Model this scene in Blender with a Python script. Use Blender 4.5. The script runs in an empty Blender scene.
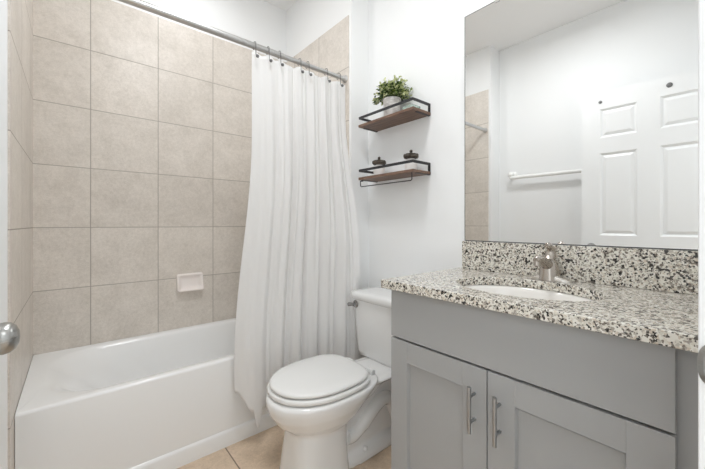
import bpy, bmesh, math, random
from mathutils import Vector, Matrix
random.seed(7)
S = bpy.context.scene
C = S.collection
PI = math.pi

# ------------------------------------------------------------------ camera, world, exposure
CAM_Z = 1.104
cd = bpy.data.cameras.new('camera'); cam = bpy.data.objects.new('camera', cd); C.objects.link(cam)
cam.location = (0, 0, CAM_Z)
cam.rotation_euler = (PI/2, 0, -math.radians(40.25))
cd.sensor_width = 36; cd.lens = 329/705*36; cd.shift_y = -10.5/705; cd.clip_start = 0.01
S.camera = cam
S.view_settings.view_transform = 'Standard'; S.view_settings.look = 'None'
S.view_settings.gamma = 1; S.view_settings.use_curve_mapping = False
S.view_settings.exposure = 0.52
S.cycles.max_bounces = 18; S.cycles.diffuse_bounces = 14; S.cycles.glossy_bounces = 6
w = bpy.data.worlds.new('world'); S.world = w; w.use_nodes = True
w.node_tree.nodes['Background'].inputs[0].default_value = (0.92, 0.97, 1, 1)
w.node_tree.nodes['Background'].inputs[1].default_value = 1.6

def area(name, loc, rot, sx, sy, power, col=(1, 1, 1), shape='RECTANGLE'):
    d = bpy.data.lights.new(name, 'AREA'); d.shape = shape; d.size = sx
    if shape in ('RECTANGLE', 'ELLIPSE'): d.size_y = sy
    d.energy = power; d.color = col
    o = bpy.data.objects.new(name, d); C.objects.link(o); o.location = loc; o.rotation_euler = rot
    return o
CEIL = 2.81
area('ceiling_lamp_down_light', (0.5, 0.85, CEIL-0.085), (0, 0, 0), 0.32, 0.32, 8, (.965, 0.985, 1), 'DISK')
area('shower_lamp_light', (0.55, 1.86, CEIL-0.012), (0, 0, 0), 0.13, 0.13, 2.8, (.97, 0.985, 1), 'DISK')
area('hall_fill_light', (0.25, -0.8, CEIL-0.03), (0, 0, 0), 0.6, 0.6, 7, (.96, 0.985, 1))  # added fill from behind the camera through the doorway, no fixture modelled

# ------------------------------------------------------------------ helpers
def link(name, bm, mat, parent=None, smooth=True, bevel=0, seg=2, angle=35, recalc=True):
    if recalc: bmesh.ops.recalc_face_normals(bm, faces=bm.faces)
    me = bpy.data.meshes.new(name); bm.to_mesh(me); bm.free()
    for m in (mat if isinstance(mat, (list, tuple)) else [mat]): me.materials.append(m)
    o = bpy.data.objects.new(name, me); C.objects.link(o)
    if smooth:
        me.set_sharp_from_angle(angle=math.radians(angle))
        for p in me.polygons: p.use_smooth = True
        me.set_sharp_from_angle(angle=math.radians(angle))
    if bevel:
        b = o.modifiers.new('bevel', 'BEVEL'); b.width = bevel; b.segments = seg; b.limit_method = 'ANGLE'
        b.angle_limit = math.radians(40); b.harden_normals = True
    if parent:
        o.parent = parent
        root = parent
        while root.parent: root = root.parent
        if parent.parent is None: o.matrix_parent_inverse = Matrix.Translation(-Vector(root.location))
    return o

def thing(name, label, cat, loc, group=None):
    o = bpy.data.objects.new(name, None); C.objects.link(o); o.location = loc; o.empty_display_size = .05
    o['label'] = label; o['category'] = cat
    if group: o['group'] = group
    return o

def tag(o, label, cat, group=None):
    o['label'] = label; o['category'] = cat
    if group: o['group'] = group
    return o

def box(bm, x0, x1, y0, y1, z0, z1, mi=0):
    vs = [bm.verts.new((x, y, z)) for x in (x0, x1) for y in (y0, y1) for z in (z0, z1)]
    for f in ((0,1,3,2), (4,6,7,5), (0,4,5,1), (2,3,7,6), (0,2,6,4), (1,5,7,3)):
        bm.faces.new([vs[i] for i in f]).material_index = mi
    return bm

def B(*a): return box(bmesh.new(), *a)

def struct(name, bm, mat, parent=None, **k):
    o = link(name, bm, mat, parent, **k); o['kind'] = 'structure'; return o

def loft(bm, rings, cap0=True, cap1=True, closed=True, mi=0):
    R = [[bm.verts.new(p) for p in r] for r in rings]
    n = len(R[0])
    for a, b in zip(R, R[1:]):
        for i in range(n if closed else n-1):
            j = (i+1) % n
            bm.faces.new((a[i], a[j], b[j], b[i])).material_index = mi
    if cap0: bm.faces.new(R[0][::-1]).material_index = mi
    if cap1: bm.faces.new(R[-1]).material_index = mi
    return R

def tube(bm, pts, r, n=12, caps=True):
    pts = [Vector(p) for p in pts]
    rs = r if isinstance(r, (list, tuple)) else [r]*len(pts)
    rings = []; up = None
    for i, p in enumerate(pts):
        t = (pts[min(i+1, len(pts)-1)] - pts[max(i-1, 0)]).normalized()
        if up is None:
            up = Vector((0, 0, 1)) if abs(t.z) < .9 else Vector((1, 0, 0))
        up = (up - t*up.dot(t)).normalized(); sd = t.cross(up)
        rings.append([p + (up*math.cos(a) + sd*math.sin(a))*rs[i] for a in (2*PI*k/n for k in range(n))])
    return loft(bm, rings, caps, caps)

def lathe(bm, prof, c, axis='z', n=32, mi=0):
    rings = []
    for r, h in prof:
        ring = []
        for k in range(n):
            a = 2*PI*k/n; u, v = r*math.cos(a), r*math.sin(a)
            p = {'z': (u, v, h), 'x': (h, u, v), 'y': (v, h, u)}[axis]
            ring.append((c[0]+p[0], c[1]+p[1], c[2]+p[2]))
        rings.append(ring)
    return loft(bm, rings, True, True, mi=mi)

def bez(p, n=16):
    p = [Vector(q) for q in p]; out = []
    for i in range(n+1):
        t = i/n; q = p[:]
        while len(q) > 1: q = [a.lerp(b, t) for a, b in zip(q, q[1:])]
        out.append(q[0])
    return out

def sell(cx, cy, z, a0, a1, b, e=2.0, e1=None, n=64):
    """super-ellipse ring: a0 reach to -x, a1 reach to +x, b half width in y"""
    r = []
    for k in range(n):
        t = 2*PI*k/n; c, s = math.cos(t), math.sin(t)
        ee = (e1 or e) if c > 0 else e
        x = math.copysign(abs(c)**(2/ee), c); y = math.copysign(abs(s)**(2/ee), s)
        r.append((cx + x*(a1 if c > 0 else a0), cy + y*b, z))
    return r

# ------------------------------------------------------------------ materials
def mat(name, col, rough=.5, metal=0, spec=.5, coat=0, **k):
    m = bpy.data.materials.new(name); m.use_nodes = True
    b = m.node_tree.nodes['Principled BSDF']
    b.inputs['Base Color'].default_value = (*col, 1); b.inputs['Roughness'].default_value = rough
    b.inputs['Metallic'].default_value = metal; b.inputs['Specular IOR Level'].default_value = spec
    b.inputs['Coat Weight'].default_value = coat
    for kk, v in k.items(): b.inputs[kk].default_value = v
    return m

class NT:
    def __init__(s, m): s.t = m.node_tree; s.b = s.t.nodes['Principled BSDF']
    def n(s, typ, **k):
        x = s.t.nodes.new(typ)
        for a, v in k.items(): setattr(x, a, v)
        return x
    def l(s, a, b): s.t.links.new(a, b)
    def math(s, op, a, b=None, c=None):
        x = s.n('ShaderNodeMath', operation=op)
        for i, v in enumerate((a, b, c)):
            if v is None: continue
            if isinstance(v, (int, float)): x.inputs[i].default_value = v
            else: s.l(v, x.inputs[i])
        return x.outputs[0]
    def mix(s, f, a, b, bt='MIX'):
        x = s.n('ShaderNodeMix', data_type='RGBA', blend_type=bt)
        for i, v in ((0, f), (6, a), (7, b)):
            if isinstance(v, (int, float)): x.inputs[i].default_value = v
            elif isinstance(v, tuple): x.inputs[i].default_value = (*v, 1)
            else: s.l(v, x.inputs[i])
        return x.outputs[2]
    def ramp(s, f, stops, interp='LINEAR'):
        x = s.n('ShaderNodeValToRGB'); r = x.color_ramp; r.interpolation = interp
        while len(r.elements) < len(stops): r.elements.new(.5)
        for e, (p, c) in zip(r.elements, stops): e.position = p; e.color = (*c, 1) if isinstance(c, tuple) else (c, c, c, 1)
        s.l(f, x.inputs[0]); return x.outputs[0]
    def obj(s): return s.n('ShaderNodeTexCoord').outputs['Object']
    def noise(s, vec, scale, detail=3, rough=.5, out=0):
        x = s.n('ShaderNodeTexNoise'); s.l(vec, x.inputs['Vector']); x.inputs['Scale'].default_value = scale
        x.inputs['Detail'].default_value = detail; x.inputs['Roughness'].default_value = rough
        return x.outputs[out]
    def bump(s, h, strength=.2, dist=.002):
        x = s.n('ShaderNodeBump'); x.inputs['Strength'].default_value = strength; x.inputs['Distance'].default_value = dist
        s.l(h, x.inputs['Height']); s.l(x.outputs[0], s.b.inputs['Normal']); return x
    def scalev(s, vec, sc):
        x = s.n('ShaderNodeMapping'); s.l(vec, x.inputs[0]); x.inputs['Scale'].default_value = sc; return x.outputs[0]

PITCH = .3297
def tile_mat(name, au, u0, av, v0, light, dark, grout, gw=.0035, rough=.35, pitch=PITCH):
    m = mat(name, light, rough); t = NT(m); o = t.obj()
    sp = t.n('ShaderNodeSeparateXYZ'); t.l(o, sp.inputs[0])
    def ax(a, off):
        return t.math('DIVIDE', t.math('SUBTRACT', sp.outputs[a], off), pitch)
    u, v = ax(au, u0), ax(av, v0)
    def edge(x):
        f = t.math('FRACT', x); return t.math('MULTIPLY', t.math('MINIMUM', f, t.math('SUBTRACT', 1.0, f)), pitch)
    d = t.math('MINIMUM', edge(u), edge(v))
    mr = t.n('ShaderNodeMapRange'); t.l(d, mr.inputs[0]); mr.inputs[1].default_value = gw*.35; mr.inputs[2].default_value = gw*.75
    face = mr.outputs[0]
    cid = t.n('ShaderNodeCombineXYZ'); t.l(t.math('FLOOR', u), cid.inputs[0]); t.l(t.math('FLOOR', v), cid.inputs[1])
    wn = t.n('ShaderNodeTexWhiteNoise', noise_dimensions='3D'); t.l(cid.outputs[0], wn.inputs[0])
    shift = t.n('ShaderNodeVectorMath', operation='MULTIPLY_ADD'); t.l(wn.outputs[1], shift.inputs[0])
    shift.inputs[1].default_value = (7, 7, 7); t.l(o, shift.inputs[2]); vec = shift.outputs[0]
    n1 = t.noise(vec, 9, 4, .6); n2 = t.noise(vec, 55, 5, .75); n3 = t.noise(vec, 190, 3, .7)
    f = t.math('ADD', t.math('MULTIPLY', n1, .32), t.math('ADD', t.math('MULTIPLY', n2, .40), t.math('MULTIPLY', n3, .28)))
    col = t.ramp(f, [(.37, dark), (.60, light)])
    br = t.math('MULTIPLY_ADD', wn.outputs[0], .05, .975)
    cb = t.n('ShaderNodeCombineXYZ'); [t.l(br, cb.inputs[i]) for i in range(3)]
    col = t.mix(1.0, col, cb.outputs[0], 'MULTIPLY')
    t.l(t.mix(face, grout, col), t.b.inputs['Base Color'])
    t.l(t.math('MULTIPLY_ADD', face, rough-.8, .8), t.b.inputs['Roughness'])
    t.bump(t.math('ADD', t.math('MULTIPLY', face, 1.0), t.math('MULTIPLY', n2, .06)), .6, .0015)
    return m

TL, TD, TG = (.77, .72, .665), (.585, .54, .485), (.39, .355, .315)
Z0 = 1.085 - PITCH*2
m_tile_back = tile_mat('wall_tile_long', 0, .0711, 2, Z0, TL, TD, TG)
m_tile_side = tile_mat('wall_tile_end', 1, 1.888, 2, Z0, TL, TD, TG)
m_floor = tile_mat('floor_tile', 0, .57, 1, 1.327, (.72, .57, .43), (.50, .385, .28), (.24, .19, .15), .005, .3)

def wall_paint(name, col, rough=.55):
    m = mat(name, col, rough, spec=.3); t = NT(m); o = t.obj()
    t.bump(t.noise(o, 160, 3, .6), .06, .001)
    return m
m_wall = wall_paint('wall_paint', (.87, .88, .885))
m_ceil = wall_paint('ceiling_paint', (.88, .88, .88), .8)
m_trim = wall_paint('trim_paint', (.84, .85, .86), .35)
m_door = wall_paint('door_paint', (.86, .87, .875), .35)
m_porc = mat('porcelain', (.82, .82, .815), .12, coat=.3)
m_tub = mat('tub_acrylic', (.88, .89, .895), .18, coat=.2)
m_seat = mat('seat_plastic', (.80, .80, .79), .25)
m_sink = mat('sink_porcelain', (.88, .86, .83), .12, coat=.3)
m_soap = mat('soap_ceramic', (.88, .82, .79), .15, coat=.3)
m_chrome = mat('chrome', (.78, .78, .78), .12, 1)
def brushed(name, col, rough, sc):
    m = mat(name, col, rough, 1); t = NT(m); n = t.noise(t.scalev(t.obj(), sc), 40, 3, .6)
    t.l(t.math('MULTIPLY_ADD', n, .18, rough-.09), t.b.inputs['Roughness'])
    return m
m_nickel = brushed('brushed_nickel', (.72, .69, .65), .28, (1, 1, 12))
m_knobm = brushed('satin_nickel', (.40, .40, .39), .30, (1, 1, 30))
m_rod = brushed('rod_metal', (.58, .58, .58), .30, (1, 12, 12))
m_handle = brushed('handle_metal', (.40, .41, .42), .33, (12, 12, 1))
m_cab = mat('cabinet_grey_paint', (.375, .38, .382), .42, spec=.4)
t = NT(m_cab); t.bump(t.noise(t.scalev(t.obj(), (60, 60, 8)), 8, 2, .5), .03, .001)
m_cabin = mat('cabinet_shadow_gap', (.12, .12, .12), .6)
m_black = mat('black_iron', (.035, .035, .038), .45, .3)
m_white = mat('white_plastic', (.88, .88, .87), .3)

def granite():
    m = mat('speckled_granite', (.7, .68, .62), .16, coat=.15); t = NT(m); o = t.obj()
    wv = t.n('ShaderNodeVectorMath', operation='MULTIPLY_ADD'); t.l(t.noise(o, 150, 3, .6, 1), wv.inputs[0])
    wv.inputs[1].default_value = (.006, .006, .006); t.l(o, wv.inputs[2]); v = wv.outputs[0]
    def vor(scale):
        x = t.n('ShaderNodeTexVoronoi'); t.l(v, x.inputs['Vector']); x.inputs['Scale'].default_value = scale
        s = t.n('ShaderNodeSeparateColor'); t.l(x.outputs['Color'], s.inputs[0]); return s.outputs[0], s.outputs[1]
    a, a2 = vor(190); b, b2 = vor(150); c, c2 = vor(330)
    base = t.ramp(a, [(0, (.80, .78, .72)), (.38, (.70, .67, .60)), (.62, (.52, .49, .43)), (.78, (.38, .35, .31)), (.88, (.62, .55, .46))], 'CONSTANT')
    clus = t.noise(o, 45, 3, .6)
    darkmask = t.math('GREATER_THAN', t.math('ADD', b, t.math('MULTIPLY', clus, .55)), 1.075)
    col = t.mix(darkmask, base, t.ramp(b2, [(0, (.035, .032, .03)), (.55, (.12, .105, .09)), (.8, (.20, .17, .14))], 'CONSTANT'))
    sm = t.math('GREATER_THAN', c, .90)
    col = t.mix(sm, col, t.ramp(c2, [(0, (.05, .045, .04)), (.5, (.22, .19, .16))], 'CONSTANT'))
    t.l(col, t.b.inputs['Base Color'])
    return m
m_granite = granite()

def wood():
    m = mat('walnut_wood', (.25, .14, .09), .5); t = NT(m); o = t.obj()
    n = t.noise(t.scalev(o, (40, 3, 40)), 3, 5, .65)
    t.l(t.ramp(n, [(.3, (.085, .047, .031)), (.5, (.155, .088, .058)), (.7, (.24, .145, .098))]), t.b.inputs['Base Color'])
    t.bump(n, .2, .001)
    return m
m_wood = wood()

def fabric():
    m = mat('curtain_fabric', (.93, .93, .93), .75, spec=.2); t = NT(m); o = t.obj()
    b = t.b; b.inputs['Sheen Weight'].default_value = .1
    wv = t.noise(t.scalev(o, (1, 1, .6)), 28, 4, .6)
    n2 = t.noise(t.scalev(o, (3, 3, 1)), 120, 2, .5)
    t.bump(t.math('ADD', wv, t.math('MULTIPLY', n2, .12)), .35, .006)
    tr = t.n('ShaderNodeBsdfTranslucent'); tr.inputs[0].default_value = (.9, .9, .9, 1)
    mx = t.n('ShaderNodeMixShader'); mx.inputs[0].default_value = .38
    out = [n for n in t.t.nodes if n.type == 'OUTPUT_MATERIAL'][0]
    t.l(b.outputs[0], mx.inputs[1]); t.l(tr.outputs[0], mx.inputs[2]); t.l(mx.outputs[0], out.inputs[0])
    return m
m_fabric = fabric()

def emit(name, col, s):
    m = mat(name, col, .4); b = m.node_tree.nodes['Principled BSDF']
    b.inputs['Emission Color'].default_value = (*col, 1); b.inputs['Emission Strength'].default_value = s
    return m
m_bulb = emit('lit_frosted_glass', (1, .985, .96), .8)
m_bulb2 = emit('lit_diffuser', (1, .99, .98), 2)

# ------------------------------------------------------------------ room shell
XL, XR = -.341, 1.442          # room side walls
TX0, TX1 = -.1614, 1.2937      # tile faces of the tub alcove
YB, YT, YW = 2.35, 1.5667, 1.546
TH = .006
struct('floor', B(XL-.6, XR+.12, -1.6, YB+.13, -.06, 0), m_floor, smooth=False)
struct('ceiling', B(XL-.6, XR+.12, -1.6, YB+.13, CEIL, CEIL+.06), m_ceil, smooth=False)
struct('wall_back', B(TX0-TH, TX1+TH, YB+TH, YB+.12, 0, CEIL), m_wall, smooth=False)
struct('wall_left', B(XL-.12, XL, .02, YW, 0, CEIL), m_wall, smooth=False)
struct('wall_right', B(XR, XR+.12, .02, YW, 0, CEIL), m_wall, smooth=False)
struct('wall_left_wing', B(XL-.12, TX0-TH, YW, YB+.12, 0, CEIL), m_wall, smooth=False)
struct('wall_right_wing', B(TX1+TH, XR+.12, YW, YB+.12, 0, CEIL), m_wall, smooth=False)
struct('wall_back_tile', B(TX0, TX1, YB, YB+TH, .36, 2.395), m_tile_back, smooth=False)
struct('wall_left_tile', B(TX0-TH, TX0, YT, YB+TH, 0, 2.395), m_tile_side, smooth=False)
struct('wall_right_tile', B(TX1, TX1+TH, YT, YB+TH, 0, 2.395), m_tile_side, smooth=False)
DX0, DX1, DH = -.15, .61, 2.085   # doorway
bm = B(XL-.12, DX0-.02, -.10, .02, 0, CEIL); box(bm, DX1+.02, XR+.12, -.10, .02, 0, CEIL); box(bm, DX0-.02, DX1+.02, -.10, .02, DH+.02, CEIL)
struct('wall_front', bm, m_wall, smooth=False)
struct('wall_hall', B(XL-.6, XR+.12, -1.6, -1.5, 0, CEIL), m_wall, smooth=False)
struct('wall_hall_end', B(XR, XR+.12, -1.5, -.10, 0, CEIL), m_wall, smooth=False)
# door frame: jambs + casing
bm = B(DX0-.02, DX0, -.115, .024, 0, DH+.02); box(bm, DX1, DX1+.02, -.115, .024, 0, DH+.02); box(bm, DX0, DX1, -.115, .024, DH, DH+.02)
box(bm, DX0-.07, DX0-.005, .024, .036, 0, DH+.07); box(bm, DX1+.005, DX1+.07, .024, .036, 0, DH+.07); box(bm, DX0-.005, DX1+.005, .024, .036, DH+.005, DH+.07)
box(bm, DX1-.010, DX1, -.105, -.022, 0, DH); box(bm, DX0, DX0+.010, -.105, -.022, 0, DH)
jamb = struct('trim_1', bm, m_trim, bevel=.002)
# strike plate with curled lip
bm = bmesh.new(); rings = []
zc, hh = 0.925, .028
for k in range(15):
    a = PI*k/14; zz = zc - hh*math.cos(a); wd = .012 + .021*math.sin(a)**.55
    rings.append([(DX1-.0005, -.012, zz), (DX1-.0025, -.012, zz), (DX1-.0028, .014, zz), (DX1-.0022, -.002+wd, zz), (DX1+.004, .004+wd, zz), (DX1+.0052, .0035+wd, zz), (DX1-.0005, -.006+wd, zz)])
loft(bm, rings)
link('strike_plate', bm, m_knobm, jamb)
# baseboards
def baseboard(name, x0, x1, y0, y1): struct(name, B(x0, x1, y0, y1, 0, .085), m_trim, bevel=.003)
baseboard('baseboard_right', XR-.012, XR, .93, YW)
baseboard('baseboard_left', XL, XL+.012, .036, YW)
baseboard('baseboard_wing', TX1+TH, XR-.012, YW-.012, YW)
baseboard('baseboard_left_wing', XL+.012, TX0-TH, YW-.012, YW)

# six panel door, opened against the left wall
def six_panel():
    x1, x0 = -.126, -.161
    ys = [.030, .1355, .350, .468, .6825, .798]
    zs = [.012, .235, .83, 1.02, 1.629, 1.744, 1.9575, 2.075]
    bm = bmesh.new(); panels = []
    for x in (x0, x1):
        g = [[bm.verts.new((x, y, z)) for z in zs] for y in ys]
        for i in range(len(ys)-1):
            for j in range(len(zs)-1):
                f = bm.faces.new((g[i][j], g[i+1][j], g[i+1][j+1], g[i][j+1]))
                if i in (1, 3) and j in (1, 3, 5): panels.append(f)
        if x == x0: G0 = g
    G1 = g
    ny, nz = len(ys), len(zs)
    loop = [(i, 0) for i in range(ny)] + [(ny-1, j) for j in range(1, nz)] + [(i, nz-1) for i in range(ny-2, -1, -1)] + [(0, j) for j in range(nz-2, 0, -1)]
    for a, b in zip(loop, loop[1:]+loop[:1]):
        bm.faces.new((G0[a[0]][a[1]], G0[b[0]][b[1]], G1[b[0]][b[1]], G1[a[0]][a[1]]))
    bmesh.ops.recalc_face_normals(bm, faces=bm.faces)
    bmesh.ops.inset_individual(bm, faces=panels, thickness=.014, depth=-.010, use_even_offset=True)
    bmesh.ops.inset_individual(bm, faces=panels, thickness=.005, depth=0)
    bmesh.ops.inset_individual(bm, faces=panels, thickness=.026, depth=.008)
    return bm
m_screw = mat('dull_steel', (.18, .18, .18), .5, .6)
door = struct('door_1', six_panel(), m_door, smooth=False)
ky, kz = .733, .928
def knob(sign, x):
    bm = bmesh.new(); s = sign
    lathe(bm, [(.0, 0), (.031, 0), (.032, s*.003), (.030, s*.007), (.014, s*.010), (.011, s*.016), (.012, s*.022), (.019, s*.029), (.0235, s*.038),
               (.0243, s*.044), (.0228, s*.051), (.0178, s*.057), (.0095, s*.0605), (.0, s*.0615)], (x, ky, kz), 'x', 40)
    bmesh.ops.remove_doubles(bm, verts=bm.verts, dist=1e-5)
    link('door_knob', bm, m_knobm, door)
knob(1, -.126); knob(-1, -.161)
link('latch_plate', B(-.155, -.132, .797, .7992, kz-.028, kz+.028), m_knobm, door)
for yy, zz, r in ((.6785, 2.012, .011), (.305, 2.020, .016)):
    bm = bmesh.new(); lathe(bm, [(0, -.001), (r, -.001), (r, .004), (r*.6, .006), (0, .006)], (-.126, yy, zz), 'x', 16)
    link('hook_screw', bm, m_screw, door)
for zz in (.3, 1.05, 1.85):
    bm = bmesh.new(); tube(bm, [(-.146, .020+.008, zz-.045), (-.146, .028, zz+.045)], .005)
    link('hinge', bm, m_knobm, door)

# ------------------------------------------------------------------ lamps
f = thing('ceiling_light', 'round white flush ceiling light in the middle of the room', 'ceiling light', (.5, .85, CEIL))
bm = bmesh.new(); lathe(bm, [(0, 0), (.17, 0), (.17, -.03), (.165, -.034), (0, -.034)], (.5, .85, CEIL)); link('base', bm, m_white, f)
bm = bmesh.new(); lathe(bm, [(0, -.034), (.155, -.034), (.15, -.06), (.12, -.075), (0, -.08)], (.5, .85, CEIL)); link('diffuser', bm, m_bulb2, f)
f = thing('recessed_light', 'small round recessed light in the ceiling over the bathtub', 'ceiling light', (.55, 1.86, CEIL))
bm = bmesh.new(); lathe(bm, [(0, 0), (.095, 0), (.09, -.006), (.07, -.007), (0, -.007)], (.55, 1.86, CEIL)); link('trim_ring', bm, m_white, f)
bm = bmesh.new(); lathe(bm, [(0, -.007), (.066, -.007), (.06, -.010), (0, -.010)], (.55, 1.86, CEIL)); link('lens', bm, m_bulb2, f)
f = thing('vanity_light', 'brushed nickel vanity light bar with three frosted shades above the mirror', 'wall light', (XR, .476, 2.44))
link('back_plate', B(XR-.025, XR, .476-.30, .476+.30, 2.45, 2.51), m_nickel, f, bevel=.004)
for dy in (-.21, 0, .21):
    y = .476+dy
    bm = bmesh.new(); tube(bm, bez([(XR-.02, y, 2.48), (XR-.11, y, 2.50), (XR-.13, y, 2.46), (XR-.13, y, 2.42)], 8), .007); link('arm', bm, m_nickel, f)
    bm = bmesh.new(); lathe(bm, [(.02, .0), (.03, -.01), (.045, -.06), (.055, -.11), (.05, -.112), (.0, -.09)], (XR-.13, y, 2.43)); link('lamp_shade', bm, m_bulb, f)

# ------------------------------------------------------------------ bathtub
RIM = .430; TY0 = 1.656
tub = thing('bathtub', 'white alcove bathtub with smooth apron front below beige tiled walls', 'bathtub', (.566, 2.0, 0))
def rrect(x0, x1, y0, y1, r, z, n=96):
    """rounded rectangle sampled by angle so rings correspond"""
    cx, cy = (x0+x1)/2, (y0+y1)/2; hx, hy = (x1-x0)/2, (y1-y0)/2; pts = []
    per = []
    m = n//4
    for q, (sx, sy) in enumerate(((1, 1), (-1, 1), (-1, -1), (1, -1))):
        for k in range(m):
            a = (q + (k+.0)/(m-1)*1.0)*PI/2 if m > 1 else 0
            px = cx + sx*(hx-r) + r*math.cos(a); py = cy + sy*(hy-r) + r*math.sin(a)
            pts.append((px, py, z))
    return pts
def rot_ring(bm):
    pass
x0, x1, y0, y1 = TX0+.001, TX1-.001, TY0, YB-.001
rings = [rrect(x0, x1, y0, y1, .004, .0),
         rrect(x0, x1, y0, y1, .004, RIM-.012),
         rrect(x0, x1, y0+.002, y1, .005, RIM-.005),
         rrect(x0+.001, x1-.001, y0+.007, y1-.001, .008, RIM-.001),
         rrect(x0+.001, x1-.001, y0+.012, y1-.001, .008, RIM),
         rrect(x0+.060, x1-.050, y0+.046, y1-.040, .20, RIM-.001),
         rrect(x0+.075, x1-.058, y0+.056, y1-.048, .21, RIM-.006),
         rrect(x0+.105, x1-.065, y0+.066, y1-.056, .22, RIM-.022),
         rrect(x0+.19, x1-.078, y0+.082, y1-.070, .22, RIM-.09),
         rrect(x0+.30, x1-.098, y0+.10, y1-.09, .20, RIM-.20),
         rrect(x0+.38, x1-.125, y0+.13, y1-.115, .16, RIM-.28),
         rrect(x0+.46, x1-.16, y0+.17, y1-.16, .12, RIM-.305)]
bm = bmesh.new(); loft(bm, rings)
bmesh.ops.remove_doubles(bm, verts=bm.verts, dist=1e-6)
link('tub_shell', bm, m_tub, tub, angle=50)
# apron base band
bm = bmesh.new()
prof = [(y0+.014, .0), (y0-.010, 0), (y0-.010, .064), (y0-.006, .074), (y0+.004, .082), (y0+.014, .084)]
loft(bm, [[(x, y, z) for y, z in prof] for x in (x0, x1)])
link('apron_base', bm, m_tub, tub)
bm = bmesh.new(); lathe(bm, [(0, 0), (.035, 0), (.033, .004), (.012, .004), (0, .001)], (x1-.28, 1.99, RIM-.305)); link('drain', bm, m_chrome, tub)

# soap dish
sd = thing('soap_dish', 'small off-white ceramic soap dish set in the beige tiles over the tub', 'soap dish', (.583, YB, .665))
def soap():
    bm = bmesh.new(); xa, xb, za, zb = .502, .662, .668, .780; y = YB
    dep = lambda z: .016 + .040*(1-(z-za)/(zb-za))**1.3
    def ring(i, k, r, inner=None):
        return [(px, y-(dep(pz)*k if inner is None else inner), pz) for px, pz, _ in rrect(xa+i, xb-i, za+i, zb-i, r, 0, 64)]
    loft(bm, [ring(0, 0, .014), ring(0, .75, .014), ring(.002, .93, .014), ring(.006, 1, .012), ring(.011, 1, .010), ring(.014, .94, .009), ring(.020, .55, .010), ring(.034, .42, .010)])
    return bm
link('dish_body', soap(), m_soap, sd, angle=70)

# ------------------------------------------------------------------ shower rod, hooks and curtain
RY, RZ = 1.5976, 2.008
rod = thing('curtain_rod', 'brushed metal shower curtain rod spanning the tub alcove', 'curtain rod', (.566, RY, RZ))
bm = bmesh.new(); tube(bm, [(TX0+.004, RY, RZ), (.86, RY, RZ)], .0155, 24); link('outer_tube', bm, m_rod, rod)
bm = bmesh.new(); tube(bm, [(.85, RY, RZ), (TX1-.004, RY, RZ)], .0130, 24); link('inner_tube', bm, m_rod, rod)
for x, s in ((TX1-.0005, -1), (TX0+.0005, 1)):
    bm = bmesh.new(); lathe(bm, [(0, 0), (.024, 0), (.024, s*.004), (.019, s*.010), (.016, s*.022), (0, s*.022)], (x, RY, RZ), 'x', 28)
    link('end_flange', bm, m_rod, rod)

hooks = [.699, .772, .838, .962, 1.015, 1.145, 1.240]
ordn = ['first', 'second', 'third', 'fourth', 'fifth', 'sixth', 'seventh', 'eighth', 'ninth', 'tenth']
h0 = None
for i, hx in enumerate(hooks):
    if h0 is None:
        h0 = thing('curtain_hook', '', 'curtain hook', (hx, RY, RZ), 'metal hooks on the shower curtain rod')
        bm = bmesh.new()
        pts = [(hx, RY + .0185*math.cos(a), RZ + .002 + .0185*math.sin(a)) for a in [PI*(-.40) + PI*1.40*k/20 for k in range(21)]]
        pts += [(hx, RY-.0190, RZ-.02), (hx, RY-.0195, RZ-.045), (hx, RY-.024, RZ-.060), (hx, RY-.034, RZ-.066)]
        tube(bm, pts, .0018, 8); link('wire', bm, m_screw, h0)
        bm = bmesh.new(); lathe(bm, [(0, -.0085), (.006, -.006), (.0085, 0), (.006, .006), (0, .0085)], (hx, RY-.038, RZ-.066), 'z', 12); link('ball_end', bm, m_screw, h0)
        for q in range(5):
            a = PI*(.12 + .19*q); bm = bmesh.new()
            lathe(bm, [(0, -.002), (.0022, -.002), (.003, 0), (.0022, .002), (0, .002)], (hx, RY + .0185*math.cos(a), RZ + .002 + .0185*math.sin(a)), 'x', 8)
            link('roller_bead', bm, m_knobm, h0)
        h = h0
    else:
        h = h0.copy(); C.objects.link(h); h.location.x = hx
        for ch in list(h0.children):
            c = ch.copy(); C.objects.link(c); c.parent = h; c.matrix_parent_inverse = ch.matrix_parent_inverse.copy()
    h['label'] = 'small metal roller hook, %s from the free left edge of the shower curtain' % ordn[i]

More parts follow.
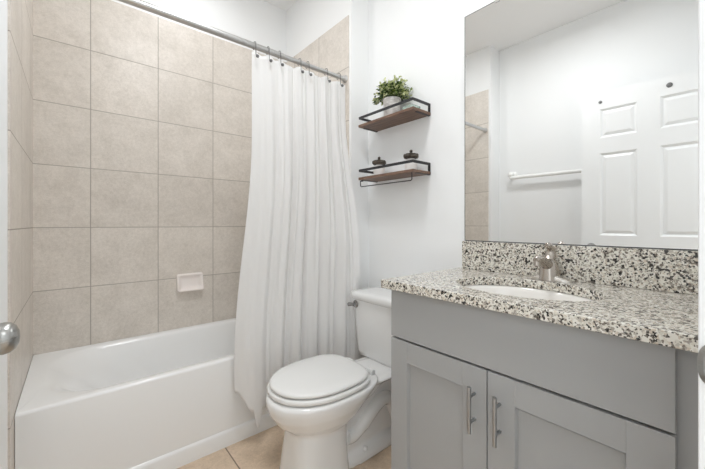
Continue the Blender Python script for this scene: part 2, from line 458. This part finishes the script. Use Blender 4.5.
def smooth(a, b, t): t = max(0, min(1, (t-a)/(b-a))); return t*t*(3-2*t)
def curtain():
    bm = bmesh.new(); NU, NV = 360, 90; g = []
    ztop = RZ-.030
    def topz(x):
        d = min(abs(x-h) for h in hooks); return ztop - min(.016, d*.40)
    def fold(u, v):
        """irregular soft pleats; wide and shallow near the free edge, tighter toward the wall"""
        p = 2*PI*(.6*u + 6.2*u**1.25)
        a = math.sin(p + .5*math.sin(2.5*v + u*4)) + .45*math.sin(1.83*p + 1.1 + 1.6*v) + .28*math.sin(3.1*p + 2.4 - 2.2*v)*(1-.5*v)
        return a
    for j in range(NV+1):
        v = j/NV; row = []
        for i in range(NU+1):
            u = i/NU
            left = .682 - .088*smooth(.25, .9, v)
            right = 1.283
            x = left + (right-left)*u
            hem = .285 - .105*smooth(0, .12, u) + .03*smooth(.2, .3, u)
            if .125 < u < .175: hem -= .085*math.sin((u-.125)/.05*PI)
            zt = topz(x); z = zt + (hem-zt)*v
            yc = RY - .010 - .125*smooth(.62, 1.0, u)*smooth(.1, .62, v) - .012*smooth(0, .5, v)
            amp = .006 + .0075*smooth(0, .4, v)
            amp *= .55 + .55*smooth(.12, .45, u)
            if u > .93: amp *= 1-.7*smooth(.93, 1, u)
            y = yc + amp*fold(u, v)
            y += .012*math.sin(2*PI*u*2.3 + 2.2*v) * v
            y -= .022*math.exp(-((u-.09)/.07)**2)*smooth(.3, .9, v)
            if v > .8: y += .006*math.sin(14*u+9*v)*(v-.8)*4
            x += .006*math.cos(2*PI*(.6*u + 6.2*u**1.25))*(.3+.7*v)*(1-smooth(.9, 1, u))*smooth(.02, .12, u)
            x = min(x, 1.288)
            if y > 1.637 and z < .46: y = 1.637
            y = min(y, 1.64)
            if x > 1.16 and z < .78: y = max(y, 1.462)
            row.append(bm.verts.new((x, y, z)))
        g.append(row)
    for j in range(NV):
        for i in range(NU):
            bm.faces.new((g[j][i], g[j][i+1], g[j+1][i+1], g[j+1][i]))
    return bm
cur = link('shower_curtain', curtain(), m_fabric, angle=180)
tag(cur, 'white fabric shower curtain hanging in soft folds outside the tub', 'shower curtain')
so = cur.modifiers.new('solid', 'SOLIDIFY'); so.thickness = .0012

# ------------------------------------------------------------------ toilet
TC = 1.222
toi = thing('toilet', 'white two-piece toilet with closed lid between shower curtain and grey vanity', 'toilet', (1.05, TC, 0))
def bowl():
    bm = bmesh.new()
    # bowl
    loft(bm, [sell(.85, TC, .215, .13, .12, .10), sell(.85, TC, .24, .170, .16, .125), sell(.852, TC, .275, .212, .20, .150, 2.1),
              sell(.855, TC, .32, .246, .23, .172, 2.1), sell(.855, TC, .355, .256, .25, .182, 2.1, 2.6), sell(.855, TC, .378, .256, .26, .184, 2.1, 3),
              sell(.86, TC, .386, .244, .255, .176, 2.1, 3)])
    # front column
    loft(bm, [sell(.815, TC, 0, .145, .135, .128, 3.4), sell(.815, TC, .015, .145, .135, .128, 3.4), sell(.815, TC, .05, .138, .133, .123, 3.4),
              sell(.82, TC, .15, .132, .125, .116, 3.2), sell(.83, TC, .22, .135, .12, .114, 2.8), sell(.85, TC, .27, .155, .13, .122, 2.2)])
    # deck under the tank
    loft(bm, [sell(1.19, TC, .325, .16, .17, .085, 4), sell(1.19, TC, .345, .19, .19, .115, 4), sell(1.19, TC, .362, .21, .20, .135, 4), sell(1.19, TC, .368, .205, .198, .13, 4)])
    # neck joining bowl and deck
    loft(bm, [[(x, TC+s*wd, z) for s, z in ((-1, .372), (-1, .345-dz), (-.6, .32-dz), (.6, .32-dz), (1, .345-dz), (1, .372))] for x, wd, dz in ((.95, .15, .03), (1.05, .125, .03), (1.15, .105, .0), (1.25, .09, -.02))])
    # trapway body and base foot
    loft(bm, [[(x, TC+s*wd*k, z*h) for s, k, z in ((-1, 1, 0), (-1, .9, .45), (-1, .75, 1), (1, .75, 1), (1, .9, .45), (1, 1, 0))] for x, wd, h in ((.88, .07, .27), (1.0, .068, .30), (1.15, .062, .33), (1.30, .06, .34), (1.345, .05, .34))])
    loft(bm, [sell(1.12, TC, 0, .26, .25, .098, 3, 2.6), sell(1.12, TC, .022, .26, .25, .097, 3, 2.6), sell(1.12, TC, .045, .25, .243, .086, 3, 2.6), sell(1.12, TC, .06, .24, .23, .072, 3, 2.6)])
    return bm
bw = link('bowl', bowl(), m_porc, toi)
rm = bw.modifiers.new('remesh', 'REMESH'); rm.mode = 'VOXEL'; rm.voxel_size = .0055; rm.use_smooth_shade = True
sm = bw.modifiers.new('smooth', 'SMOOTH'); sm.factor = .6; sm.iterations = 7
# moulded S of the trapway, both sides
for s in (-1, 1):
    bm = bmesh.new()
    pts = bez([(.95, TC+s*.058, .13), (1.02, TC+s*.062, .10), (1.10, TC+s*.060, .20), (1.20, TC+s*.056, .33), (1.27, TC+s*.054, .25), (1.27, TC+s*.056, .10), (1.30, TC+s*.056, .03)], 28)
    tube(bm, pts, [.030]*6 + [.034]*17 + [.031]*6, 16)
    link('trapway', bm, m_porc, toi)
    bm = bmesh.new(); lathe(bm, [(0, 0), (.014, 0), (.013, .010), (.008, .016), (0, .018)], (1.045, TC+s*.078, .043)); link('bolt_cap', bm, m_porc, toi)
def outline(z, off=0, f=.240, bk=.205, hw=.184, cx=.855): return sell(cx, TC+.011, z, f+off, bk+off, hw+off, 2.15, 3.2, 72)
bm = bmesh.new(); loft(bm, [outline(.3905, -.008), outline(.392, -.001), outline(.396, .002), outline(.407, .002), outline(.4105, -.002), outline(.411, -.010)])
link('seat', bm, m_seat, toi, angle=60)
bm = bmesh.new(); loft(bm, [outline(.4155, -.018), outline(.4165, -.011), outline(.419, -.007), outline(.426, -.007), outline(.431, -.011), outline(.434, -.022), outline(.4355, -.06)])
link('seat_lid', bm, m_seat, toi, angle=60)
for s in (-1, 1):
    bm = bmesh.new(); tube(bm, [(1.085, TC+s*.075-.02, .402), (1.085, TC+s*.075+.02, .402)], .011, 16)
    box(bm, 1.073, 1.10, TC+s*.075-.016, TC+s*.075+.016, .372, .402); link('hinge', bm, m_seat, toi, bevel=.002)
# tank
m_lever = mat('lever_chrome', (.38, .38, .38), .2, 1)
def tank_ring(z, x0, x1, hw, r): return rrect(x0, x1, TC-hw, TC+hw, r, z, 64)
bm = bmesh.new(); loft(bm, [tank_ring(.370, 1.235, 1.385, .175, .035), tank_ring(.376, 1.225, 1.392, .188, .04), tank_ring(.40, 1.219, 1.396, .194, .04),
                            tank_ring(.55, 1.209, 1.398, .201, .04), tank_ring(.684, 1.204, 1.400, .206, .04)])
bmesh.ops.remove_doubles(bm, verts=bm.verts, dist=1e-6)
link('tank', bm, m_porc, toi, angle=60)
bm = bmesh.new(); loft(bm, [tank_ring(.6845, 1.197, 1.404, .212, .042), tank_ring(.689, 1.189, 1.408, .219, .045), tank_ring(.714, 1.187, 1.409, .221, .045),
                            tank_ring(.723, 1.192, 1.406, .216, .043), tank_ring(.7275, 1.206, 1.396, .203, .04), tank_ring(.729, 1.24, 1.37, .16, .03)])
bmesh.ops.remove_doubles(bm, verts=bm.verts, dist=1e-6)
link('tank_lid', bm, m_porc, toi, angle=60)
bm = bmesh.new(); lathe(bm, [(0, .002), (.021, .002), (.021, -.006), (.012, -.010), (.009, -.022), (0, -.022)], (1.206, TC+.172, .657), 'x', 20)
tube(bm, bez([(1.188, TC+.165, .657), (1.180, TC+.185, .658), (1.178, TC+.192, .656), (1.174, TC+.203, .653)], 8), [.009]*4+[.010]*3+[.011, .009], 12)
link('flush_lever', bm, m_lever, toi)

# ------------------------------------------------------------------ vanity
VX = .927; VY0, VY1 = .0856, .8657
van = thing('vanity_cabinet', 'grey shaker vanity cabinet with two doors under the granite worktop', 'vanity cabinet', (1.18, .476, 0))
bm = bmesh.new()
for a in ((VX+.019, XR-.001, .050, .068, .10, .858), (VX+.019, XR-.001, VY1-.021, VY1-.003, .10, .858), (XR-.013, XR-.001, .068, VY1-.021, .10, .858),
          (VX+.019, XR-.013, .068, VY1-.021, .10, .118), (VX+.019, VX+.037, .068, VY1-.021, .80, .858), (VX+.019, VX+.037, .068, VY1-.021, .655, .695),
          (VX+.019, VX+.037, .463, .503, .118, .655), (VX+.08, XR-.001, .050, VY1-.003, 0, .10)): box(bm, *a)
link('cabinet_body', bm, m_cab, van, bevel=.001)
link('filler_panel', B(VX+.0184, VX+.030, .021, VY0+.02, .0, .858), m_cab, van, bevel=.001)
link('drawer_front', B(VX, VX+.018, VY0, VY1, .679, .856), m_cab, van, bevel=.0015)
def shaker(y0, y1, z0, z1, st=.0775, rl=.0745):
    bm = bmesh.new(); x0, x1 = VX, VX+.018
    ys, zs = [y0, y0+st, y1-st, y1], [z0, z0+rl, z1-rl, z1]
    g = [[bm.verts.new((x0, y, z)) for z in zs] for y in ys]; c = None; rails = []
    for i in range(3):
        for j in range(3):
            f = bm.faces.new((g[i][j], g[i][j+1], g[i+1][j+1], g[i+1][j]))
            if i == 1 and j == 1: c = f
            elif i == 1: rails.append(f)
    e = [g[0][0], g[1][0], g[2][0], g[3][0], g[3][1], g[3][2], g[3][3], g[2][3], g[1][3], g[0][3], g[0][2], g[0][1]]
    bk = [bm.verts.new((x1, v.co.y, v.co.z)) for v in e]
    for i in range(12):
        j = (i+1) % 12; bm.faces.new((e[i], e[j], bk[j], bk[i]))
    bm.faces.new(bk)
    bmesh.ops.recalc_face_normals(bm, faces=bm.faces)
    bmesh.ops.inset_individual(bm, faces=rails, thickness=.0016, depth=-.0012)
    bmesh.ops.inset_individual(bm, faces=[c], thickness=.006, depth=-.012)
    return bm
def pull(door, y):
    bm = bmesh.new(); z0, z1 = .483, .620; x = VX-.032
    tube(bm, [(x, y, z0), (x, y, z1)], .006, 20)
    for z in (z0+.030, z1-.030): tube(bm, [(x, y, z), (VX, y, z)], .0045, 14)
    h = link('handle', bm, m_handle, door)
for (a, b, hy) in ((.4845, VY1, .522), (VY0, .4812, .4445)):
    d = link('door', shaker(a, b, .115, .672), m_cab, van, bevel=.0012)
    pull(d, hy)

# worktop with oval cut-out
CX0, CX1, CY0, CY1, CZ0, CZ1 = .900, XR-.001, .021, .896, .8595, .891
SX, SY, SA, SB = 1.160, .480, .170, .226
def worktop():
    bm = bmesh.new(); N = 96
    ang = sorted([2*PI*k/N for k in range(N)] + [math.atan2(y-SY, x-SX) % (2*PI) for x in (CX0, CX1) for y in (CY0, CY1)])
    out, inn = [], []
    for a in ang:
        c, s = math.cos(a), math.sin(a)
        tx = ((CX1 if c > 0 else CX0)-SX)/c if abs(c) > 1e-9 else 1e9
        ty = ((CY1 if s > 0 else CY0)-SY)/s if abs(s) > 1e-9 else 1e9
        tt = min(tx, ty); out.append((SX+c*tt, SY+s*tt))
        r = 1/math.sqrt((c/SA)**2+(s/SB)**2); inn.append((SX+c*r, SY+s*r))
    n = len(ang)
    L = lambda P, z: [bm.verts.new((x, y, z)) for x, y in P]
    ot, ob, it, ib = L(out, CZ1), L(out, CZ0), L(inn, CZ1), L(inn, CZ0)
    for i in range(n):
        j = (i+1) % n
        for q in ((ot[i], ot[j], it[j], it[i]), (it[i], it[j], ib[j], ib[i]), (ib[i], ib[j], ob[j], ob[i]), (ob[i], ob[j], ot[j], ot[i])): bm.faces.new(q)
    return bm
wt = thing('countertop', 'speckled beige and black granite worktop with backsplash on the grey vanity', 'countertop', (1.17, .45, CZ0))
link('worktop_slab', worktop(), m_granite, wt, bevel=.007, seg=4)
link('backsplash', B(XR-.021, XR-.001, .021, .866, CZ1+.0003, 1.0225), m_granite, wt, bevel=.002)
# sink
snk = thing('sink', 'oval off-white undermount sink in the granite worktop', 'sink', (SX, SY, .72))
bm = bmesh.new()
prof = [(1.08, CZ0-.0006), (1.03, CZ0-.0006), (1.0, CZ0-.003), (.975, CZ0-.02), (.94, CZ0-.06), (.85, CZ0-.105), (.68, CZ0-.135), (.40, CZ0-.148), (.12, CZ0-.152)]
loft(bm, [sell(SX, SY, z, SA*k, SA*k, SB*k, 2, n=72) for k, z in prof], False, True)
b_ = link('basin', bm, m_sink, snk, angle=60, recalc=True)
so = b_.modifiers.new('solid', 'SOLIDIFY'); so.thickness = .008; so.offset = -1
bm = bmesh.new(); lathe(bm, [(0, 0), (.024, 0), (.022, .004), (.010, .005), (0, .003)], (SX, SY, CZ0-.152)); link('drain', bm, m_nickel, snk)

# faucet
FX, FY, FZ = 1.380, .472, CZ1+.0006
fau = thing('faucet', 'brushed nickel single lever faucet on the granite worktop behind the sink', 'faucet', (FX, FY, FZ))
m_fauc = brushed('faucet_nickel', (.52, .475, .43), .24, (1, 1, 12))
bm = bmesh.new(); rings = []
for k in range(33):
    u = -1+2*k/32; y = FY+u*.080
    hh = .005 + .030*max(0, 1-abs(u))**1.1; hw = .027*math.sqrt(max(0, 1-(abs(u)**3.2)))+.0012
    rings.append([(FX+hw*c, y, FZ+hh*s_) for c, s_ in ((-1, 0), (-1, .45), (-.85, .75), (-.5, .95), (0, 1), (.5, .95), (.85, .75), (1, .45), (1, 0))])
loft(bm, rings); link('base_plate', bm, m_nickel, fau, angle=60)  # plate in a brighter nickel than the body, reflected light put into its colour
bm = bmesh.new(); lathe(bm, [(0, .0), (.039, .0), (.038, .01), (.034, .03), (.031, .055), (.028, .066), (.021, .075), (.012, .080), (0, .081)], (FX, FY, FZ)); link('body', bm, m_fauc, fau, angle=60)
bm = bmesh.new()
pts = bez([(FX-.005, FY, FZ+.050), (FX-.04, FY, FZ+.072), (FX-.080, FY, FZ+.090), (FX-.118, FY+.004, FZ+.082)], 12)
tube(bm, pts, [.022, .021, .020, .019, .018, .017, .016, .0155, .015, .0145, .014, .013, .009], 20)
tube(bm, [(FX-.108, FY+.003, FZ+.080), (FX-.110, FY+.003, FZ+.062)], .011, 16)
link('spout', bm, m_fauc, fau, angle=60)
bm = bmesh.new()
pts = bez([(FX-.002, FY, FZ+.072), (FX+.020, FY-.002, FZ+.100), (FX+.014, FY-.004, FZ+.122), (FX-.008, FY-.003, FZ+.134), (FX-.030, FY-.002, FZ+.131)], 14)
tube(bm, pts, [.019, .019, .0185, .018, .017, .016, .015, .0142, .0135, .013, .013, .0128, .0125, .011, .007], 16)
link('lever', bm, m_fauc, fau, angle=60)

# ------------------------------------------------------------------ mirror
m_mirror = mat('mirror_glass', (.90, .905, .90), .0, 1)
m_medge = mat('mirror_edge', (.09, .095, .095), .6, spec=.1)
bm = bmesh.new(); box(bm, XR-.007, XR-.001, .022, .860, 1.0235, 2.10)
bm.faces.ensure_lookup_table()
for f in bm.faces: f.material_index = 0 if abs(f.calc_center_median().x-(XR-.007)) < 1e-4 else 1
bm.normal_update(); fr = [f for f in bm.faces if f.material_index == 0]
bmesh.ops.inset_individual(bm, faces=fr, thickness=.0045, depth=0)
for f in bm.faces: f.material_index = 1
for f in fr: f.material_index = 0
mir = thing('wall_mirror', 'large frameless rectangular mirror on the wall above the vanity backsplash', 'mirror', (XR, .48, 1.0235))
link('glass', bm, [m_mirror, m_medge], mir, smooth=False)
for y in (.25, .70):
    bm = B(XR-.010, XR-.0072, y-.01, y+.01, 2.09, 2.104); link('clip', bm, m_chrome, mir)

# ------------------------------------------------------------------ towel bar on the left wall
tb = thing('towel_bar', 'white towel bar mounted on the wall beside the open door', 'towel bar', (XL, 1.10, 1.596))
bm = bmesh.new(); tube(bm, [(XL+.060, .80, 1.538), (XL+.060, 1.408, 1.538)], .0165, 16); link('bar', bm, m_white, tb)
for y in (.80, 1.408):
    bm = bmesh.new(); lathe(bm, [(0, 0), (.034, 0), (.033, .008), (.020, .016), (.016, .034), (.021, .048), (.025, .060), (.022, .074), (.012, .082), (0, .084)], (XL, y, 1.572), 'x', 24)
    tube(bm, [(XL+.058, y, 1.572), (XL+.060, y, 1.538)], .017, 16)
    link('mounting_post', bm, m_white, tb)

# ------------------------------------------------------------------ shelves
SX0, SX1, SY0, SY1 = 1.295, XR-.001, 1.061, 1.475
ZA, ZB = 1.694, 1.381           # board tops
def shelf(zt, label, bar):
    t_ = thing('floating_shelf', label, 'shelf', (XR, 1.268, zt), 'walnut shelves with black rails above the toilet')
    link('board', B(SX0, SX1, SY0, SY1, zt-.015, zt), m_wood, t_, bevel=.001)
    bm = bmesh.new(); r = .0045; z = zt+.040; xi = SX0+.001
    box(bm, xi, xi+.004, SY0+.002, SY1-.002, z-.007, z+.007)
    box(bm, xi+.004, SX1, SY0+.002, SY0+.006, z-.007, z+.007)
    box(bm, xi+.004, SX1, SY1-.006, SY1-.002, z-.007, z+.007)
    link('rail', bm, m_black, t_)
    for y in (SY0+.002, SY1-.016):
        bm = bmesh.new()
        box(bm, SX1-.004, SX1, y, y+.014, zt-.018, z+.007); box(bm, SX1-.11, SX1-.004, y, y+.014, zt-.0175, zt-.0145)
        link('bracket', bm, m_black, t_)
    if bar:
        bm = bmesh.new(); zl = zt-.056; xb = SX0+.006
        pts = [(xb, SY1-.012, zt-.022), (xb, SY1-.012, zl+.006), (xb, SY1-.018, zl), (xb, SY0+.018, zl), (xb, SY0+.012, zl+.006), (xb, SY0+.012, zt-.0155)]
        tube(bm, pts, .0028, 10)
        tube(bm, [(xb, SY1-.012, zt-.022), (xb+.02, SY1-.012, zt-.019)], .004, 8)
        link('towel_rail', bm, m_black, t_)
    return t_
shelf(ZA, 'upper walnut wall shelf with black metal rail holding the potted plant', False)
shelf(ZB, 'lower walnut wall shelf with black rail and hanging towel bar holding two jars', True)

# potted plant
PX, PY = 1.362, 1.266
pl = thing('potted_plant', 'small leafy green plant in a whitish pot on the upper shelf', 'potted plant', (PX, PY, ZA))
m_pot = mat('pot_ceramic', (.70, .67, .65), .7); t = NT(m_pot)
t.l(t.ramp(t.noise(t.scalev(t.obj(), (1, 1, 3)), 30, 4, .6), [(.35, (.50, .47, .45)), (.6, (.80, .78, .76))]), t.b.inputs['Base Color'])
bm = bmesh.new(); lathe(bm, [(0, .0005), (.040, .0005), (.042, .004), (.050, .102), (.0505, .108), (.046, .108), (.044, .098), (0, .096)], (PX, PY, ZA)); link('pot', bm, m_pot, pl)
m_soil = mat('soil', (.05, .035, .025), .9)
bm = bmesh.new(); lathe(bm, [(0, .0965), (.0435, .0965), (.03, .102), (0, .104)], (PX, PY, ZA)); link('soil', bm, m_soil, pl)
def leafmat(name, a, b):
    m = mat(name, a, .45); t = NT(m)
    n = t.noise(t.obj(), 70, 2, .5)
    t.l(t.ramp(n, [(.35, a), (.65, b)]), t.b.inputs['Base Color']); return m
m_leaf = leafmat('leaf_green', (.08, .14, .025), (.36, .44, .11))
m_leaf2 = leafmat('leaf_pale', (.50, .55, .24), (.74, .76, .48))
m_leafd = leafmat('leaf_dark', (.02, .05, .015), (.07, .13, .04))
m_stem = mat('stem_green', (.10, .16, .05), .6)
bs, bl = bmesh.new(), bmesh.new()
def leaf(bm, p, d, L, W, mi):
    d = d.normalized(); sd = d.cross(Vector((random.uniform(-.3, .3), random.uniform(-.3, .3), 1))).normalized(); n = sd.cross(d)
    prof = [(0, .0, 0), (.25, .7, .10), (.55, 1, .12), (.85, .6, .04), (1, 0, -.05)]
    L1, R1, M1 = [], [], []
    for u, w_, c in prof:
        m0 = p + d*L*u + n*c*L
        M1.append(bm.verts.new(m0))
        if 0 < u < 1:
            L1.append(bm.verts.new(m0 + sd*W*w_ + n*W*.25)); R1.append(bm.verts.new(m0 - sd*W*w_ + n*W*.25))
    def q(*v): bm.faces.new(v).material_index = mi
    for side in (L1, R1):
        q(M1[0], side[0], M1[1])
        for i in range(2): q(M1[i+1], side[i], side[i+1], M1[i+2])
        q(M1[3], side[2], M1[4])
for k in range(150):
    a = random.uniform(0, 2*PI); el = math.acos(random.uniform(-.12, 1)) 
    rr = random.uniform(.060, .112)
    tip = Vector((math.cos(a)*math.sin(el)*rr*.92, math.sin(a)*math.sin(el)*rr*1.05, math.cos(el)*rr*1.0+.016))
    tip.x = min(tip.x, .068)
    base = Vector((math.cos(a)*.02, math.sin(a)*.02, 0))
    O = Vector((PX, PY, ZA+.100))
    pts = bez([O+base, O+base*1.4+Vector((0, 0, .04)), O+tip], 6)
    tube(bs, pts, .0012, 5)
    for i in range(2, 7):
        for s in range(3):
            dd = (pts[i]-pts[i-1]).normalized()*.6 + Vector((random.uniform(-1, 1), random.uniform(-1, 1), random.uniform(-.5, 1)))
            pp = pts[i]
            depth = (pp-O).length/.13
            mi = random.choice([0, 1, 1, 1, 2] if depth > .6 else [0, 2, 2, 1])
            leaf(bl, pp, dd, random.uniform(.015, .025), random.uniform(.0045, .0075), mi)
for v in bl.verts: v.co.x = min(v.co.x, XR-.003)
link('stems', bs, m_stem, pl); link('leaves', bl, [m_leaf, m_leaf2, m_leafd], pl, smooth=False, recalc=False)

# little glass block beside the plant
m_glass = mat('green_tinted_glass', (.80, .93, .86), .08); m_glass.node_tree.nodes['Principled BSDF'].inputs['Transmission Weight'].default_value = .75
gd = thing('glass_candle_holder', 'small clear greenish glass candle holder beside the plant on the upper shelf', 'candle holder', (1.37, 1.135, ZA))
bm = bmesh.new(); loft(bm, [rrect(1.335, 1.405, 1.10, 1.17, .008, ZA+.0005, 32), rrect(1.333, 1.407, 1.098, 1.172, .009, ZA+.032, 32), rrect(1.339, 1.401, 1.104, 1.166, .007, ZA+.032, 32), rrect(1.342, 1.398, 1.107, 1.163, .006, ZA+.008, 32)])
bmesh.ops.remove_doubles(bm, verts=bm.verts, dist=1e-6); link('glass_cup', bm, m_glass, gd)
bm = bmesh.new(); lathe(bm, [(0, .0085), (.020, .0085), (.020, .024), (.017, .026), (0, .025)], (1.37, 1.135, ZA)); link('candle', bm, m_white, gd)

# lidded jars
m_jar = mat('jar_white', (.82, .79, .77), .3)
m_bronze = mat('aged_bronze', (.10, .085, .07), .45, .7)
for jy, lab in ((1.376, 'white lidded jar with dark scalloped lid, farther one near the shower curtain'), (1.136, 'white lidded jar with dark scalloped lid, nearer one toward the mirror')):
    j = thing('jar', lab, 'jar', (1.37, jy, ZB), 'jars on the lower shelf')
    bm = bmesh.new(); lathe(bm, [(0, .0005), (.028, .0005), (.031, .004), (.033, .03), (.032, .052), (.022, .064), (.020, .070), (0, .070)], (1.37, jy, ZB), 'z', 32); link('jar_body', bm, m_jar, j)
    bm = bmesh.new(); rings = []
    for r, h in [(.010, .0705), (.033, .072), (.0385, .078), (.0385, .091), (.034, .095), (.014, .098), (.010, .102), (.006, .104)]:
        rings.append([(1.37+(r*(1+(.07*math.cos(10*a) if r > .025 else 0)))*math.cos(a), jy+(r*(1+(.07*math.cos(10*a) if r > .025 else 0)))*math.sin(a), ZB+h) for a in (2*PI*k/60 for k in range(60))])
    loft(bm, rings); link('lid', bm, m_bronze, j)
    bm = bmesh.new(); lathe(bm, [(0, .1035), (.005, .104), (.009, .109), (.008, .114), (.004, .118), (0, .119)], (1.37, jy, ZB), 'z', 20); link('lid_knob', bm, m_bronze, j)
